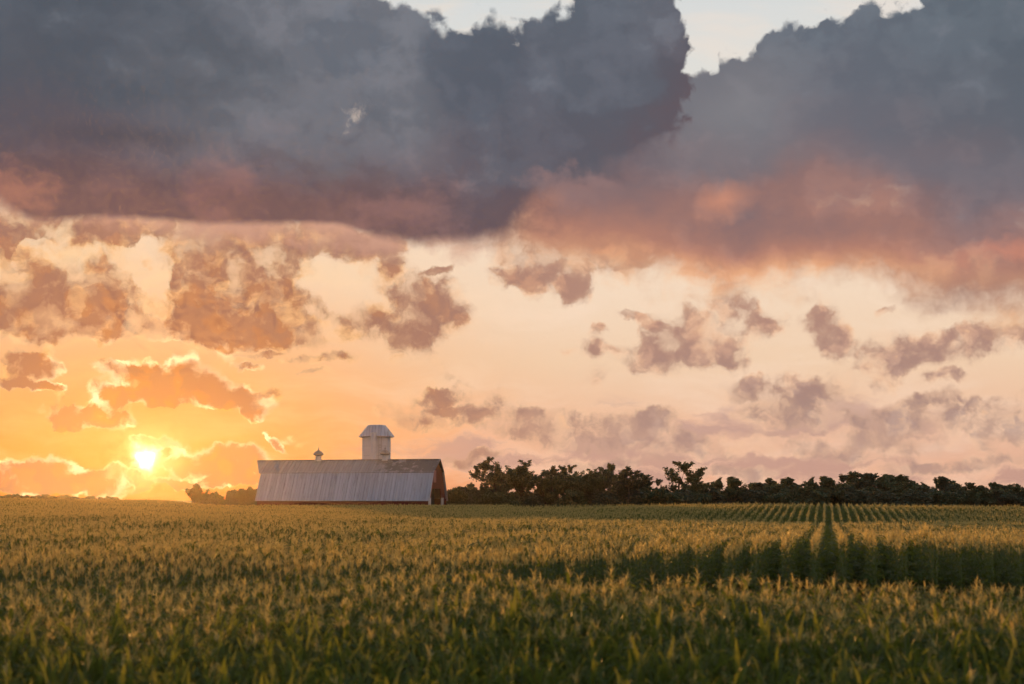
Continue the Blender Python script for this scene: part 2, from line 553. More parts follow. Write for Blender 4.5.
M_TREE2 = mat_leafy('tree_leaf_grey', (0.066, 0.085, 0.050, 1), (0.085, 0.105, 0.060, 1), (0.11, 0.12, 0.062, 1), (0.11, 0.12, 0.04, 1), 0.2, scale=0.25)
m = material('bark')
M_BARK = finish(m, principled(mixc(noise(vmath('MULTIPLY', geopos(), (3, 3, 0.8)), 1.5, 4), (0.05, 0.038, 0.028, 1), (0.11, 0.09, 0.07, 1)), 0.9, spec=0.2))
m = material('soil')
gp = geopos()
soil = mixc(step(noise(gp, 0.8, 6, 0.6), 0.35, 0.65), (0.060, 0.045, 0.030, 1), (0.10, 0.08, 0.05, 1))
soil = mixc(step(noise(gp, 0.05, 4, 0.6), 0.40, 0.55), soil, (0.045, 0.062, 0.022, 1))
M_SOIL = finish(m, principled(soil, 0.95, spec=0.15, normal=bump(noise(gp, 6, 5), 0.6, 0.05)))


# ------------------------------------------------------------------ lie of the land
CORN_H = 2.15
# for five bearings (x / y): distance and the row of the picture at which the tops of the corn stand
PROF = {
    -0.42: [(4, 1050), (15, 684), (20, 626), (26, 588), (36, 556), (60, 527), (92, 513), (115, 514), (150, 508), (210, 500), (300, 497), (420, 499), (700, 502)],
    -0.25: [(4, 1050), (15, 686), (20, 626), (26, 587), (36, 557), (60, 529), (92, 513.5), (115, 515), (150, 508.5), (210, 502.5), (300, 500), (420, 500.5), (700, 502)],
    -0.20: [(4, 1050), (15, 686), (20, 626), (26, 587), (36, 558), (60, 530), (92, 514.5), (115, 516), (150, 509.5), (210, 506), (290, 506), (420, 504), (700, 503)],
    0.0: [(4, 1050), (15, 687), (20, 622), (27, 578), (36, 551), (60, 531), (92, 518), (112, 521), (140, 512), (190, 505.5), (260, 506), (420, 505), (700, 504)],
    0.16: [(4, 1050), (15, 688), (20, 620), (28, 574), (37, 537), (60, 530), (90, 521.5), (108, 526), (125, 522), (156, 504.5), (185, 504), (260, 507), (420, 506), (700, 504)],
    0.42: [(4, 1050), (15, 688), (20, 620), (28, 574), (37, 537), (60, 531), (90, 523), (108, 527), (125, 523), (156, 507.5), (185, 507), (260, 509), (420, 508), (700, 504)],
}
_us = sorted(PROF)
_dd = np.linspace(0, 700, 701)
_tab = []
for u in _us:
    p = PROF[u]
    d = [0] + [q[0] for q in p]
    z = [(CAM_Z - 4.2)] + [CAM_Z + q[0] * math.tan(TILT + math.atan((342 - q[1]) / F)) for q in p]
    z[0] = z[1]
    zz = np.interp(_dd, d, z)
    k = np.exp(-0.5 * (np.arange(-24, 25) / 5.0) ** 2)
    k /= k.sum()
    sm = np.convolve(np.pad(zz, 24, mode='edge'), k, mode='valid')
    w = np.clip((_dd - 40) / 40, 0.12, 1)          # near the camera keep the profile as given
    _tab.append(zz * (1 - w) + sm * w)
_tab = np.array(_tab)


def tops(x, y):
    """height of the corn tops at a place; the ground lies CORN_H lower"""
    x, y = np.asarray(x, float), np.asarray(y, float)
    yy = np.clip(y, 0.5, 699.9)
    u = np.clip(x / np.maximum(yy, 8.0), _us[0], _us[-1])
    i = np.clip(np.searchsorted(_us, u) - 1, 0, len(_us) - 2)
    ua, ub = np.array(_us)[i], np.array(_us)[i + 1]
    t = (u - ua) / (ub - ua)
    t = t * t * (3 - 2 * t)
    j = np.clip(yy.astype(int), 0, 699)
    f = yy - j
    a = _tab[i, j] * (1 - f) + _tab[i, j + 1] * f
    b = _tab[i + 1, j] * (1 - f) + _tab[i + 1, j + 1] * f
    return a * (1 - t) + b * t


def ground(x, y):
    g = tops(x, y) - CORN_H
    far = np.clip((np.hypot(x, y) - 435) / 90, 0, 1)
    return g * (1 - far) + (3.75) * far


def new_obj(name, verts, faces, mats, parent=None, matidx=None, smooth=False):
    me = bpy.data.meshes.new(name)
    me.from_pydata([tuple(v) for v in verts], [], faces)
    for mm in (mats if isinstance(mats, (list, tuple)) else [mats]):
        me.materials.append(mm)
    if matidx is not None:
        me.polygons.foreach_set('material_index', matidx)
    if smooth:
        me.polygons.foreach_set('use_smooth', [True] * len(me.polygons))
    me.update()
    o = bpy.data.objects.new(name, me)
    COL.objects.link(o)
    o.parent = parent
    return o


def tag(o, label=None, cat=None, group=None, kind=None):
    for k, v in (('label', label), ('category', cat), ('group', group), ('kind', kind)):
        if v:
            o[k] = v
    return o


def empty(name, loc=(0, 0, 0), rz=0.0):
    o = bpy.data.objects.new(name, None)
    COL.objects.link(o)
    o.location = loc
    o.rotation_euler = (0, 0, rz)
    o.empty_display_size = 0.5
    return o


# one sheet, fine near the camera, reaching to the horizon
ys = np.concatenate([[-110, -60, -30, -10], np.arange(-4, 60, 1.5), np.arange(60, 420, 4.0), np.arange(420, 541, 15)])
xs = np.concatenate([[-410, -350], np.arange(-300, -60, 8), np.arange(-60, 60, 2.0), np.arange(60, 301, 8), [350, 410]])
X, Y = np.meshgrid(xs, ys)
Z = ground(X, Y)
nx, ny = len(xs), len(ys)
V_ = np.stack([X.ravel(), Y.ravel(), Z.ravel()], 1)
Fc = [(j * nx + i, j * nx + i + 1, (j + 1) * nx + i + 1, (j + 1) * nx + i) for j in range(ny - 1) for i in range(nx - 1)]
g = new_obj('ground', V_, Fc, M_SOIL, smooth=True)
tag(g, kind='structure')

# ------------------------------------------------------------------ corn
class MB:
    """collects faces of one mesh"""
    def __init__(self):
        self.v, self.f, self.m = [], [], []

    def quad_strip(self, L, Rr, mi=0):
        b = len(self.v)
        for a, c in zip(L, Rr):
            self.v += [a, c]
        for i in range(len(L) - 1):
            self.f.append((b + 2 * i, b + 2 * i + 1, b + 2 * i + 3, b + 2 * i + 2))
            self.m.append(mi)

    def strip3(self, L, C_, Rr, mi=0):
        b = len(self.v)
        for a, c, d in zip(L, C_, Rr):
            self.v += [a, c, d]
        for i in range(len(L) - 1):
            k = b + 3 * i
            self.f += [(k, k + 1, k + 4, k + 3), (k + 1, k + 2, k + 5, k + 4)]
            self.m += [mi, mi]

    def tube(self, pts, radii, n=5, mi=0, cap=True):
        b = len(self.v)
        pts = [Vector(p) for p in pts]
        for i, (p, r) in enumerate(zip(pts, radii)):
            t = (pts[min(i + 1, len(pts) - 1)] - pts[max(i - 1, 0)]).normalized()
            a = t.orthogonal().normalized() if abs(t.z) < 0.95 else Vector((1, 0, 0)).cross(t).normalized()
            c = t.cross(a)
            for k in range(n):
                th = 2 * math.pi * k / n
                self.v.append(tuple(p + (a * math.cos(th) + c * math.sin(th)) * r))
        for i in range(len(pts) - 1):
            for k in range(n):
                q = b + i * n
                self.f.append((q + k, q + (k + 1) % n, q + n + (k + 1) % n, q + n + k))
                self.m.append(mi)
        if cap:
            self.f.append(tuple(b + (len(pts) - 1) * n + k for k in range(n))); self.m.append(mi)
            self.f.append(tuple(b + n - 1 - k for k in range(n))); self.m.append(mi)

    def box(self, c, s, rz=0.0, mi=0):
        b = len(self.v)
        cs, sn = math.cos(rz), math.sin(rz)
        for dx_, dy_, dz_ in ((-1, -1, -1), (1, -1, -1), (1, 1, -1), (-1, 1, -1), (-1, -1, 1), (1, -1, 1), (1, 1, 1), (-1, 1, 1)):
            x, y = dx_ * s[0] / 2, dy_ * s[1] / 2
            self.v.append((c[0] + x * cs - y * sn, c[1] + x * sn + y * cs, c[2] + dz_ * s[2] / 2))
        for q in ((0, 3, 2, 1), (4, 5, 6, 7), (0, 1, 5, 4), (1, 2, 6, 5), (2, 3, 7, 6), (3, 0, 4, 7)):
            self.f.append(tuple(b + i for i in q)); self.m.append(mi)

    def poly(self, pts, mi=0):
        b = len(self.v)
        self.v += [tuple(p) for p in pts]
        self.f.append(tuple(range(b, b + len(pts)))); self.m.append(mi)

    def prism(self, outline, a, b_, axis='x', mi=0):
        """outline (p, q) swept along an axis from a to b_"""
        k = len(self.v)
        n = len(outline)
        for t in (a, b_):
            for p, q in outline:
                self.v.append((t, p, q) if axis == 'x' else (p, t, q) if axis == 'y' else (p, q, t))
        self.f.append(tuple(k + i for i in range(n))); self.m.append(mi)
        self.f.append(tuple(k + n + n - 1 - i for i in range(n))); self.m.append(mi)
        for i in range(n):
            j = (i + 1) % n
            self.f.append((k + i, k + n + i, k + n + j, k + j)); self.m.append(mi)

    def add(self, o, off=(0, 0, 0), rz=0.0, s=1.0):
        b = len(self.v)
        c, sn = math.cos(rz), math.sin(rz)
        self.v += [(off[0] + s * (x * c - y * sn), off[1] + s * (x * sn + y * c), off[2] + s * z) for x, y, z in o.v]
        self.f += [tuple(i + b for i in q) for q in o.f]
        self.m += o.m

    def build(self, name, mats, parent=None, smooth=False):
        return new_obj(name, self.v, self.f, mats, parent, self.m, smooth)


def corn_leaves(r, nleaf, segs, zlo=0.25, fold=True, young=False, short=1.0):
    mb = MB()
    top = 1.78 + r.uniform(-.05, .05)
    lean = Vector((r.uniform(-.06, .06), r.uniform(-.06, .06), 0))
    mb.tube([(0, 0, 0), lean * .5 + Vector((0, 0, top * .5)), lean + Vector((0, 0, top))], [.014, .012, .007], 5 if segs > 4 else 3, 1)
    th0 = r.uniform(0, 6.28)
    for i in range(nleaf):
        q = i / max(1, nleaf - 1)
        z0 = zlo + (top - .06 - zlo) * q
        th = th0 + math.pi * i + r.uniform(-.5, .5)
        d = Vector((math.cos(th), math.sin(th), 0))
        side = Vector((-d.y, d.x, 0))
        ln = (0.95 - 0.45 * abs(q - .45) * 1.4) * r.uniform(.8, 1.15) * (0.72 if q > .85 else 1) * short
        w = (0.048 - 0.016 * q) * r.uniform(.85, 1.15)
        up = math.radians(r.uniform(52, 76) if q > .45 else r.uniform(40, 64))
        droop = math.radians(r.uniform(50, 135) * (0.8 if q > .75 else 1))
        if young and q > .45:       # leaves still standing up round the whorl
            up = math.radians(r.uniform(68, 86))
            droop = math.radians(r.uniform(4, 60))
            ln *= 1.15
        p = lean * q + Vector((0, 0, z0))
        L, Cc, Rr = [], [], []
        kink = r.uniform(.35, .75)
        tw = r.uniform(-.7, .7)
        for s in range(segs + 1):
            t = s / segs
            ang = up - droop * (t ** 1.6) - (math.radians(40) * max(0, t - kink) if r.random() < .5 else 0)
            if s:
                p = p + (d * math.cos(ang) + Vector((0, 0, 1)) * math.sin(ang)) * (ln / segs) + side * (tw * t * ln / segs * .35)
            ww = w * (0.55 + 1.5 * t) if t < .3 else w * (1 - ((t - .3) / .7) ** 1.8)
            ww = max(ww, .002)
            nrm = d * -math.sin(ang) + Vector((0, 0, 1)) * math.cos(ang)
            roll = tw * t * 1.3
            sv = side * math.cos(roll) + nrm * math.sin(roll)
            wav = math.sin(t * 17 + i) * .012 * (segs > 4)
            L.append(tuple(p + sv * ww + nrm * (ww * .35 + wav)))
            Cc.append(tuple(p))
            Rr.append(tuple(p - sv * ww + nrm * (ww * .35 - wav)))
        if fold:
            mb.strip3(L, Cc, Rr, 0)
        else:
            mb.quad_strip(L, Rr, 0)
    return mb, lean + Vector((0, 0, top))


def corn_tassel(r, base, nbr, fine=True, k=1.0):
    mb = MB()
    h = r.uniform(.26, .36)
    mb.tube([tuple(base - Vector((0, 0, .05))), tuple(base + Vector((0, 0, h * .6))), tuple(base + Vector((r.uniform(-.03, .03), r.uniform(-.03, .03), h)))],
            [.006 * k, .0085 * k, .003 * k], 3, 0)
    for i in range(nbr):
        th = 2.4 * i + r.uniform(-.5, .5)
        d = Vector((math.cos(th), math.sin(th), 0))
        b0 = base + Vector((0, 0, h * r.uniform(.08, .42)))
        ln = r.uniform(.14, .23)
        a = math.radians(r.uniform(35, 72))
        p1 = b0 + (d * math.cos(a) + Vector((0, 0, 1)) * math.sin(a)) * ln * .5
        a2 = a - math.radians(r.uniform(5, 55))
        p2 = p1 + (d * math.cos(a2) + Vector((0, 0, 1)) * math.sin(a2)) * ln * .5
        if fine:
            mb.tube([tuple(b0), tuple(p1), tuple(p2)], [.0055 * k, .0075 * k, .003 * k], 3, 0)
        else:
            sd = Vector((-d.y, d.x, 0)) * .009 * k
            mb.quad_strip([tuple(b0 + sd), tuple(p1 + sd), tuple(p2 + sd * .4)], [tuple(b0 - sd), tuple(p1 - sd), tuple(p2 - sd * .4)], 0)
    return mb


def joined(a, b):
    """leaves and tassel in one mesh: slots leaf, stalk, tassel"""
    o = MB()
    o.add(a)
    k = len(o.v)
    o.v += b.v
    o.f += [tuple(i + k for i in q) for q in b.f]
    o.m += [2] * len(b.f)
    return o


NV = 7
near_leaf, near_tas, near_join = [], [], []
for i in range(NV):
    r = random.Random(100 + i)
    a, b = corn_leaves(r, 11, 7)
    t = corn_tassel(r, b, 11, fine=False, k=0.85)
    near_leaf.append(a); near_tas.append(t); near_join.append(joined(a, t))
young_leaf = []
for i in range(5):
    young_leaf.append(corn_leaves(random.Random(150 + i), 12, 7, young=True)[0])
mid_join = []
for i in range(5):
    r = random.Random(200 + i)
    a, b = corn_leaves(r, 10, 5, fold=False)
    mid_join.append(joined(a, corn_tassel(r, b, 7, fine=False, k=1.15)))
far_plant = []
for i in range(5):
    r = random.Random(300 + i)
    a, b = corn_leaves(r, 8, 4, zlo=.5, fold=False)
    far_plant.append(joined(a, corn_tassel(r, b, 6, fine=False, k=1.3)))

ROW_AZ = math.atan((826 - 512) / F)
rdir = np.array([math.sin(ROW_AZ), math.cos(ROW_AZ)])
rper = np.array([rdir[1], -rdir[0]])
SP = 0.76


def rows(d0, d1, step_, umax=0.40, umin=-0.40, jit=0.05, cross=False):
    """places along the rows between two distances"""
    pts = []
    smax_, smin_ = d1 * 1.1, d0 * 0.8
    half = d1 * 0.62 + 4
    if cross:       # headland rows, run across the ends of the others
        for s in np.arange(smin_, smax_, SP):
            c = np.arange(-half, half, step_)
            c = c + nrg.normal(0, step_ * .2, len(c))
            s_ = s + nrg.normal(0, jit, len(c))
            pts.append(np.stack([s_ * rdir[0] + c * rper[0], s_ * rdir[1] + c * rper[1]], 1))
        half = 0
    for k in range(int(-half / SP), int(half / SP)):
        n = int((smax_ - smin_) / step_)
        s = smin_ + (np.arange(n) + nrg.random()) * step_ + nrg.normal(0, step_ * .12, n)
        c = (k + .5) * SP + nrg.normal(0, jit, n)
        pts.append(np.stack([s * rdir[0] + c * rper[0], s * rdir[1] + c * rper[1]], 1))
    p = np.concatenate(pts)
    x, y = p[:, 0], p[:, 1]
    return p[(y > d0) & (y < d1) & (x < umax * y + 8) & (x > umin * y - 8)]


def gap_edges(x, y):
    """near and far edge of the open strip crossing the field"""
    u = x / np.maximum(y, 1)
    near = np.interp(u, [-.45, -.36, -.25, -.12, -.02, .06, .2, .45], [30.2, 30.6, 31.8, 32.4, 30.6, 28.6, 28.6, 28.8])
    far = np.interp(u, [-.45, -.36, -.25, -.12, -.02, .02, .06, .2, .45], [32.8, 32.8, 32.4, 32.8, 34.5, 36, 36.8, 37.2, 37.6])
    return near, far


def place(p, rs=(.9, 1.1)):
    n = len(p)
    z = ground(p[:, 0], p[:, 1])
    patch = 1 + .05 * np.sin(p[:, 0] * .35 + 1) * np.sin(p[:, 1] * .27)
    return np.stack([p[:, 0], p[:, 1], z], 1), nrg.random(n) * 6.283, nrg.uniform(rs[0], rs[1], n) * patch


nearp = rows(9.0, 33.0, 0.145, jit=.12, cross=True)
ne, fe = gap_edges(nearp[:, 0], nearp[:, 1])
nearp = nearp[nearp[:, 1] < ne + nrg.normal(0, .15, len(nearp))]
N_pos, N_rot, N_scl = place(nearp, (.84, 1.04))

midp = rows(32.0, 103.0, 0.17, jit=.022)
rowk = np.floor((midp @ rper) / SP).astype(int)
rend = np.random.default_rng(5).normal(0, .28, 4000)
# further in the rows close up
sp_ = np.interp(midp[:, 1], [46, 54, 66], [0, .10, .17]) * nrg.normal(0, 1, len(midp)) * np.where(np.isin(rowk, (-1, 0)), .3, 1)
midp = midp + sp_[:, None] * rper
ne, fe = gap_edges(midp[:, 0], midp[:, 1])
kk = midp[:, 1] > fe + rend[rowk + 2000]
midp, rowk = midp[kk], rowk[kk]
M_pos, M_rot, M_scl = place(midp)
M_scl *= 1 + .05 * rend[rowk + 1000] / .28 * np.interp(M_pos[:, 1], [38, 50], [1, .3])
# the ends of the rows at the open strip bear no tassels yet
ne, fe = gap_edges(M_pos[:, 0], M_pos[:, 1])

# the 300 plants that show largest: the nearest of those inside the view
def in_view(p):
    u = p[:, 0] / p[:, 1]
    return (np.abs(u) < .36)


dist = np.hypot(N_pos[:, 0], N_pos[:, 1])
# a plant needs its tassel (1.8 to 2.1 m up) above the lower edge of the view
ang = (N_pos[:, 2] + 1.9 * N_scl - CAM_Z) / N_pos[:, 1]
seen = in_view(N_pos) & (ang > math.tan(TILT - math.atan(342 / F)) - .012)
order = np.argsort(np.where(seen, dist, 1e9))
single = order[:300]
rest = np.setdiff1d(np.arange(len(N_pos)), single)

root_me = []
for i in range(NV):
    me = bpy.data.meshes.new('corn_plant')
    a = near_leaf[i]
    me.from_pydata(a.v, [], a.f)
    me.materials.append(M_LEAF); me.materials.append(M_STALK)
    me.polygons.foreach_set('material_index', a.m)
    me.polygons.foreach_set('use_smooth', [True] * len(me.polygons))
    mt = bpy.data.meshes.new('tassel')
    mt.from_pydata(near_tas[i].v, [], near_tas[i].f)
    mt.materials.append(M_TASSEL)
    root_me.append((me, mt))
young_me = []
for a in young_leaf:
    me = bpy.data.meshes.new('corn_plant')
    me.from_pydata(a.v, [], a.f)
    me.materials.append(M_LEAF); me.materials.append(M_STALK)
    me.polygons.foreach_set('material_index', a.m)
    me.polygons.foreach_set('use_smooth', [True] * len(me.polygons))
    young_me.append(me)
no_tassel = nrg.random(len(N_pos)) > np.interp(dist, [15, 18, 20.5, 23, 25], [.03, .10, .38, .8, 1.0])
for k in single:
    me, mt = root_me[rng.randrange(NV)]
    if no_tassel[k]:
        me = young_me[rng.randrange(5)]
    o = bpy.data.objects.new('corn_plant', me)
    COL.objects.link(o)
    o.location = N_pos[k]
    o.rotation_euler = (nrg.normal(0, .04), nrg.normal(0, .04), N_rot[k])
    o.scale = (N_scl[k],) * 3
    if no_tassel[k]:
        tag(o, 'green corn plant with upright leaves and no tassel in the nearest rows', 'corn plant', 'corn plants in the nearest rows')
        continue
    t = bpy.data.objects.new('tassel', mt)
    COL.objects.link(t)
    t.parent = o
    tag(o, 'green corn plant with tan tassel in the nearest rows of the field', 'corn plant', 'corn plants in the nearest rows')

# all the others as one crop: points carrying instances
def source(mb, name):
    me = bpy.data.meshes.new(name)
    me.from_pydata(mb.v, [], mb.f)
    for mm in (M_LEAF, M_STALK, M_TASSEL):
        me.materials.append(mm)
    me.polygons.foreach_set('material_index', mb.m)
    if len(mb.f) < 4000:
        me.polygons.foreach_set('use_smooth', [True] * len(me.polygons))
    return bpy.data.objects.new(name, me)


def chunk(seed, n, step_, nrow=1):
    """a short run of a row, for the far parts of the field"""
    r = random.Random(seed)
    o = MB()
    for i in range(n):
        o.add(far_plant[r.randrange(5)], ((i - (n - 1) / 2) * step_ + r.uniform(-.04, .04), r.uniform(-.05, .05), r.uniform(-.03, .03)), r.uniform(0, 6.28), r.uniform(.9, 1.1))
    return o


SRC = [source(near_join[i], 'corn_source') for i in range(NV)] + [source(mid_join[i], 'corn_source') for i in range(5)] + \
      [source(chunk(400 + i, 6, .2), 'corn_source') for i in range(5)] + [source(chunk(500 + i, 5, .4), 'corn_source') for i in range(4)]
bare = []
for i in range(3):
    r = random.Random(600 + i)
    a, b = corn_leaves(r, 20, 5, zlo=.15, short=.36)
    SRC.append(source(a, 'corn_source'))
NS = len(SRC)
for i in range(3):
    r = random.Random(640 + i)
    a, b = corn_leaves(r, 10, 5, fold=False, short=.34)
    SRC.append(source(joined(a, corn_tassel(r, b, 7, fine=False, k=1.1)), 'corn_source'))
SRC += [source(a, 'corn_source') for a in young_leaf]
src_col = bpy.data.collections.new('corn_sources')
for i, o in enumerate(SRC):
    o.name = 'corn_source_%02d' % i
    src_col.objects.link(o)

farp = rows(103.0, 172.0, 1.2, jit=.03)
backp = rows(172.0, 300.0, 2.0, umax=.40, jit=.1)
backp = backp[(backp[:, 0] / backp[:, 1] < -.0) | (backp[:, 1] < 190)]
keep = np.ones(len(backp), bool)
# clear of the farmyard
keep &= ~((backp[:, 1] > 272) & (backp[:, 0] > -66))
backp = backp[keep]
FA_pos, FA_rot, FA_scl = place(farp, (.95, 1.05))
BA_pos, BA_rot, BA_scl = place(backp, (.92, 1.06))
row_rot = math.pi / 2 - ROW_AZ
FA_rot = row_rot + (nrg.random(len(FA_pos)) < .5) * math.pi
BA_rot = row_rot + (nrg.random(len(BA_pos)) < .5) * math.pi

pos = np.concatenate([N_pos[rest], M_pos, FA_pos, BA_pos])
rot = np.concatenate([N_rot[rest], M_rot, FA_rot, BA_rot])
scl = np.concatenate([N_scl[rest], M_scl, FA_scl, BA_scl])
mi_ = nrg.integers(0, 5, len(M_pos)) + NV
edge = (M_pos[:, 1] - fe) < nrg.uniform(-1.2, .5, len(M_pos)) * np.interp(M_pos[:, 0] / M_pos[:, 1], [-.1, .02, .3], [.4, 1, 1])
mi_ = np.where((M_pos[:, 1] - fe) < nrg.uniform(6, 12, len(M_pos)), NS + nrg.integers(0, 3, len(M_pos)), mi_)
mi_ = np.where(edge, nrg.integers(0, 3, len(M_pos)) + NS - 3, mi_)
idx = np.concatenate([np.where(no_tassel[rest], NS + 3 + nrg.integers(0, 5, len(rest)), nrg.integers(0, NV, len(rest))), mi_, nrg.integers(0, 5, len(FA_pos)) + NV + 5, nrg.integers(0, 4, len(BA_pos)) + NV + 10])
print('corn instances', len(pos), len(rest), len(M_pos), len(FA_pos), len(BA_pos))

me = bpy.data.meshes.new('corn_crop')
me.vertices.add(len(pos))
me.vertices.foreach_set('co', pos.astype(np.float32).ravel())
for nm, arr, ty in (('rot', rot, 'FLOAT'), ('scl', scl, 'FLOAT'), ('idx', idx, 'INT')):
    at = me.attributes.new(nm, ty, 'POINT')
    at.data.foreach_set('value', arr.astype(np.int32 if ty == 'INT' else np.float32))
crop = bpy.data.objects.new('corn_crop', me)
COL.objects.link(crop)
tag(crop, 'tasselled corn filling the field in rows from the foreground back to the barn', 'corn', kind='stuff')
gt = bpy.data.node_groups.new('corn_crop', 'GeometryNodeTree')
gt.interface.new_socket('Geometry', in_out='INPUT', socket_type='NodeSocketGeometry')
gt.interface.new_socket('Geometry', in_out='OUTPUT', socket_type='NodeSocketGeometry')
gi, go = gt.nodes.new('NodeGroupInput'), gt.nodes.new('NodeGroupOutput')
ci = gt.nodes.new('GeometryNodeCollectionInfo')
ci.inputs['Collection'].default_value = src_col
ci.inputs['Separate Children'].default_value = True
ci.inputs['Reset Children'].default_value = True
m2p = gt.nodes.new('GeometryNodeMeshToPoints')
iop = gt.nodes.new('GeometryNodeInstanceOnPoints')
iop.inputs['Pick Instance'].default_value = True


def attr(nm, ty):
    n = gt.nodes.new('GeometryNodeInputNamedAttribute')
    n.data_type = ty
    n.inputs['Name'].default_value = nm
    return [s for s in n.outputs if s.enabled and s.name == 'Attribute'][0]


cx = gt.nodes.new('ShaderNodeCombineXYZ')
gt.links.new(attr('rot', 'FLOAT'), cx.inputs['Z'])
gt.links.new(gi.outputs[0], m2p.inputs[0])
gt.links.new(m2p.outputs[0], iop.inputs['Points'])
gt.links.new(ci.outputs[0], iop.inputs['Instance'])
gt.links.new(attr('idx', 'INT'), iop.inputs['Instance Index'])
gt.links.new(cx.outputs[0], iop.inputs['Rotation'])
gt.links.new(attr('scl', 'FLOAT'), iop.inputs['Scale'])
gt.links.new(iop.outputs[0], go.inputs[0])
md = crop.modifiers.new('crop', 'NODES')
md.node_group = gt

# ------------------------------------------------------------------ barn
def mat_metal(name, c1, c2, c3, axis=0, pitch=0.62, patch=0.0, rough=0.45):
    """weathered galvanised sheets, seams along the slope"""
    m = material(name)
    p = objcoord()
    x, y, z = sepx(p)
    sheet = math_('FLOOR', x / pitch)
    tone = E(E.T.nodes.new('ShaderNodeTexWhiteNoise').outputs['Value'])
    wn = tone.s.node
    wn.noise_dimensions = '1D'
    plug(wn.inputs['W'], sheet)
    streak = noise(vmath('MULTIPLY', p, (2.2, 0.35, 0.35)), 1.0, 5, 0.6)
    c = mixc(tone, c1, c2)
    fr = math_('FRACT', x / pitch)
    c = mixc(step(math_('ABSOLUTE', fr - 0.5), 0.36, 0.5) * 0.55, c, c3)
    c = mixc(step(streak, 0.5, 0.75) * 0.7, c, c3)
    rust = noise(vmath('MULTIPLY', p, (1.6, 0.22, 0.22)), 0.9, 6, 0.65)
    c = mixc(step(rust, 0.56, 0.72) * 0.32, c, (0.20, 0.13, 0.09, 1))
    if patch:
        big = noise(vmath('MULTIPLY', p, (1.0, 1.2, 1.2)), 0.55, 5, 0.62)
        f = step(big + step(x, -14.0, -2.0) * 0.16, 0.52, 0.62) * step(x, -15.0, -9.0)
        c = mixc(f * patch, c, (0.10, 0.095, 0.09, 1))
    r = 0.38 + streak * 0.25
    return finish(m, principled(c, r, metal=0.25, spec=0.4, normal=bump(noise(p, 3, 3), 0.12, 0.03)))


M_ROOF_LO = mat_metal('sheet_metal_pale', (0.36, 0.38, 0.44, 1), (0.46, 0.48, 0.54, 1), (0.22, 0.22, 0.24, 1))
M_ROOF_UP = mat_metal('sheet_metal_dull', (0.28, 0.275, 0.28, 1), (0.35, 0.34, 0.345, 1), (0.24, 0.20, 0.17, 1), patch=0.8)
m = material('red_boards')
p = objcoord()
x, y, z = sepx(p)
board = noise(vmath('MULTIPLY', p, (5, 5, 0.2)), 1.0, 3, 0.6)
c = mixc(board, (0.085, 0.011, 0.010, 1), (0.165, 0.022, 0.018, 1))
M_RED = finish(m, principled(c, 0.75, spec=0.25, normal=bump(board, 0.3, 0.02)))
m = material('faded_red')
M_RED2 = finish(m, principled(mixc(noise(objcoord(), 3, 4), (0.40, 0.13, 0.10, 1), (0.50, 0.24, 0.19, 1)), 0.8))
m = material('white_paint')
M_WHITE = finish(m, principled(mixc(noise(objcoord(), 4, 4), (0.55, 0.48, 0.43, 1), (0.72, 0.66, 0.60, 1)), 0.7))
m = material('interior_shade')
M_DARK = finish(m, principled((0.02, 0.016, 0.014, 1), 0.9))  # shade of the barn interior put into the colour
m = material('old_zinc')
M_ZINC = finish(m, principled(mixc(noise(objcoord(), 3, 4), (0.20, 0.18, 0.17, 1), (0.34, 0.31, 0.29, 1)), 0.5, metal=0.3))
m = material('concrete_staves')
p = objcoord()
x, y, z = sepx(p)
cst = mixc(noise(vmath('MULTIPLY', p, (2, 2, 0.25)), 1.2, 5, 0.6), (0.50, 0.46, 0.46, 1), (0.68, 0.65, 0.65, 1))
M_CONC = finish(m, principled(cst, 0.85, spec=0.2, normal=bump(noise(p, 5, 3), 0.25, 0.03)))

BY = 285.0
bx = (438 - 512) / F * BY
L_B = 36.5
th = -R(15)


def barn_xy(x, y):
    return bx + x * math.cos(th) - y * math.sin(th), BY + x * math.sin(th) + y * math.cos(th)


gz = min(float(ground(*barn_xy(x, y))) for x in (0, -20, -38) for y in (-6, 6))
barn = empty('barn', (bx, BY, gz), th)
tag(barn, 'long red dairy barn with a pale metal gambrel roof standing beyond the corn', 'barn')
zr, zk, ze = 12.0 - gz, 9.65 - gz, 4.05 - gz      # ridge, knee, eave
yk, yw = 3.25, 5.45                              # half widths of knee and wall
zw = ze + 0.2
# walls: two long sides, left gable closed, right gable with a tall doorway
mb = MB()
for s in (-1, 1):
    mb.box((-L_B / 2, s * yw, zw / 2), (L_B, .2, zw))
gam = [(-yw, 0), (-yw, zw), (-yk + .05, zk - .15), (0, zr - .15), (yk - .05, zk - .15), (yw, zw), (yw, 0)]
mb.prism([(y, z) for y, z in gam], -L_B + .1, -L_B + .3, 'x')
dw, dh = 2.0, 5.6
y1 = -2.6
left_leaf = [(-yw, 0), (-yw, zw), (-yk + .05, zk - .15), (y1 - dw, dh), (y1 - dw, 0)]
# gable round the doorway: strips left, right and above
def gz_at(y):
    return float(np.interp(y, [-yw, -yk, 0, yk, yw], [zw, zk - .15, zr - .15, zk - .15, zw]))


dy0, dy1 = -3.9, 2.4
mb.prism([(-yw, 0), (-yw, zw), (dy0, gz_at(dy0)), (dy0, 0)], -.3, -.1, 'x')
mb.prism([(dy1, 0), (dy1, gz_at(dy1)), (yk, gz_at(yk)), (yw, zw), (yw, 0)], -.3, -.1, 'x')
mb.prism([(dy0, dh), (dy0, gz_at(dy0)), (-yk, gz_at(-yk)), (0, zr - .15), (dy1, gz_at(dy1)), (dy1, dh)], -.3, -.1, 'x')
mb.build('wall', M_RED, barn)
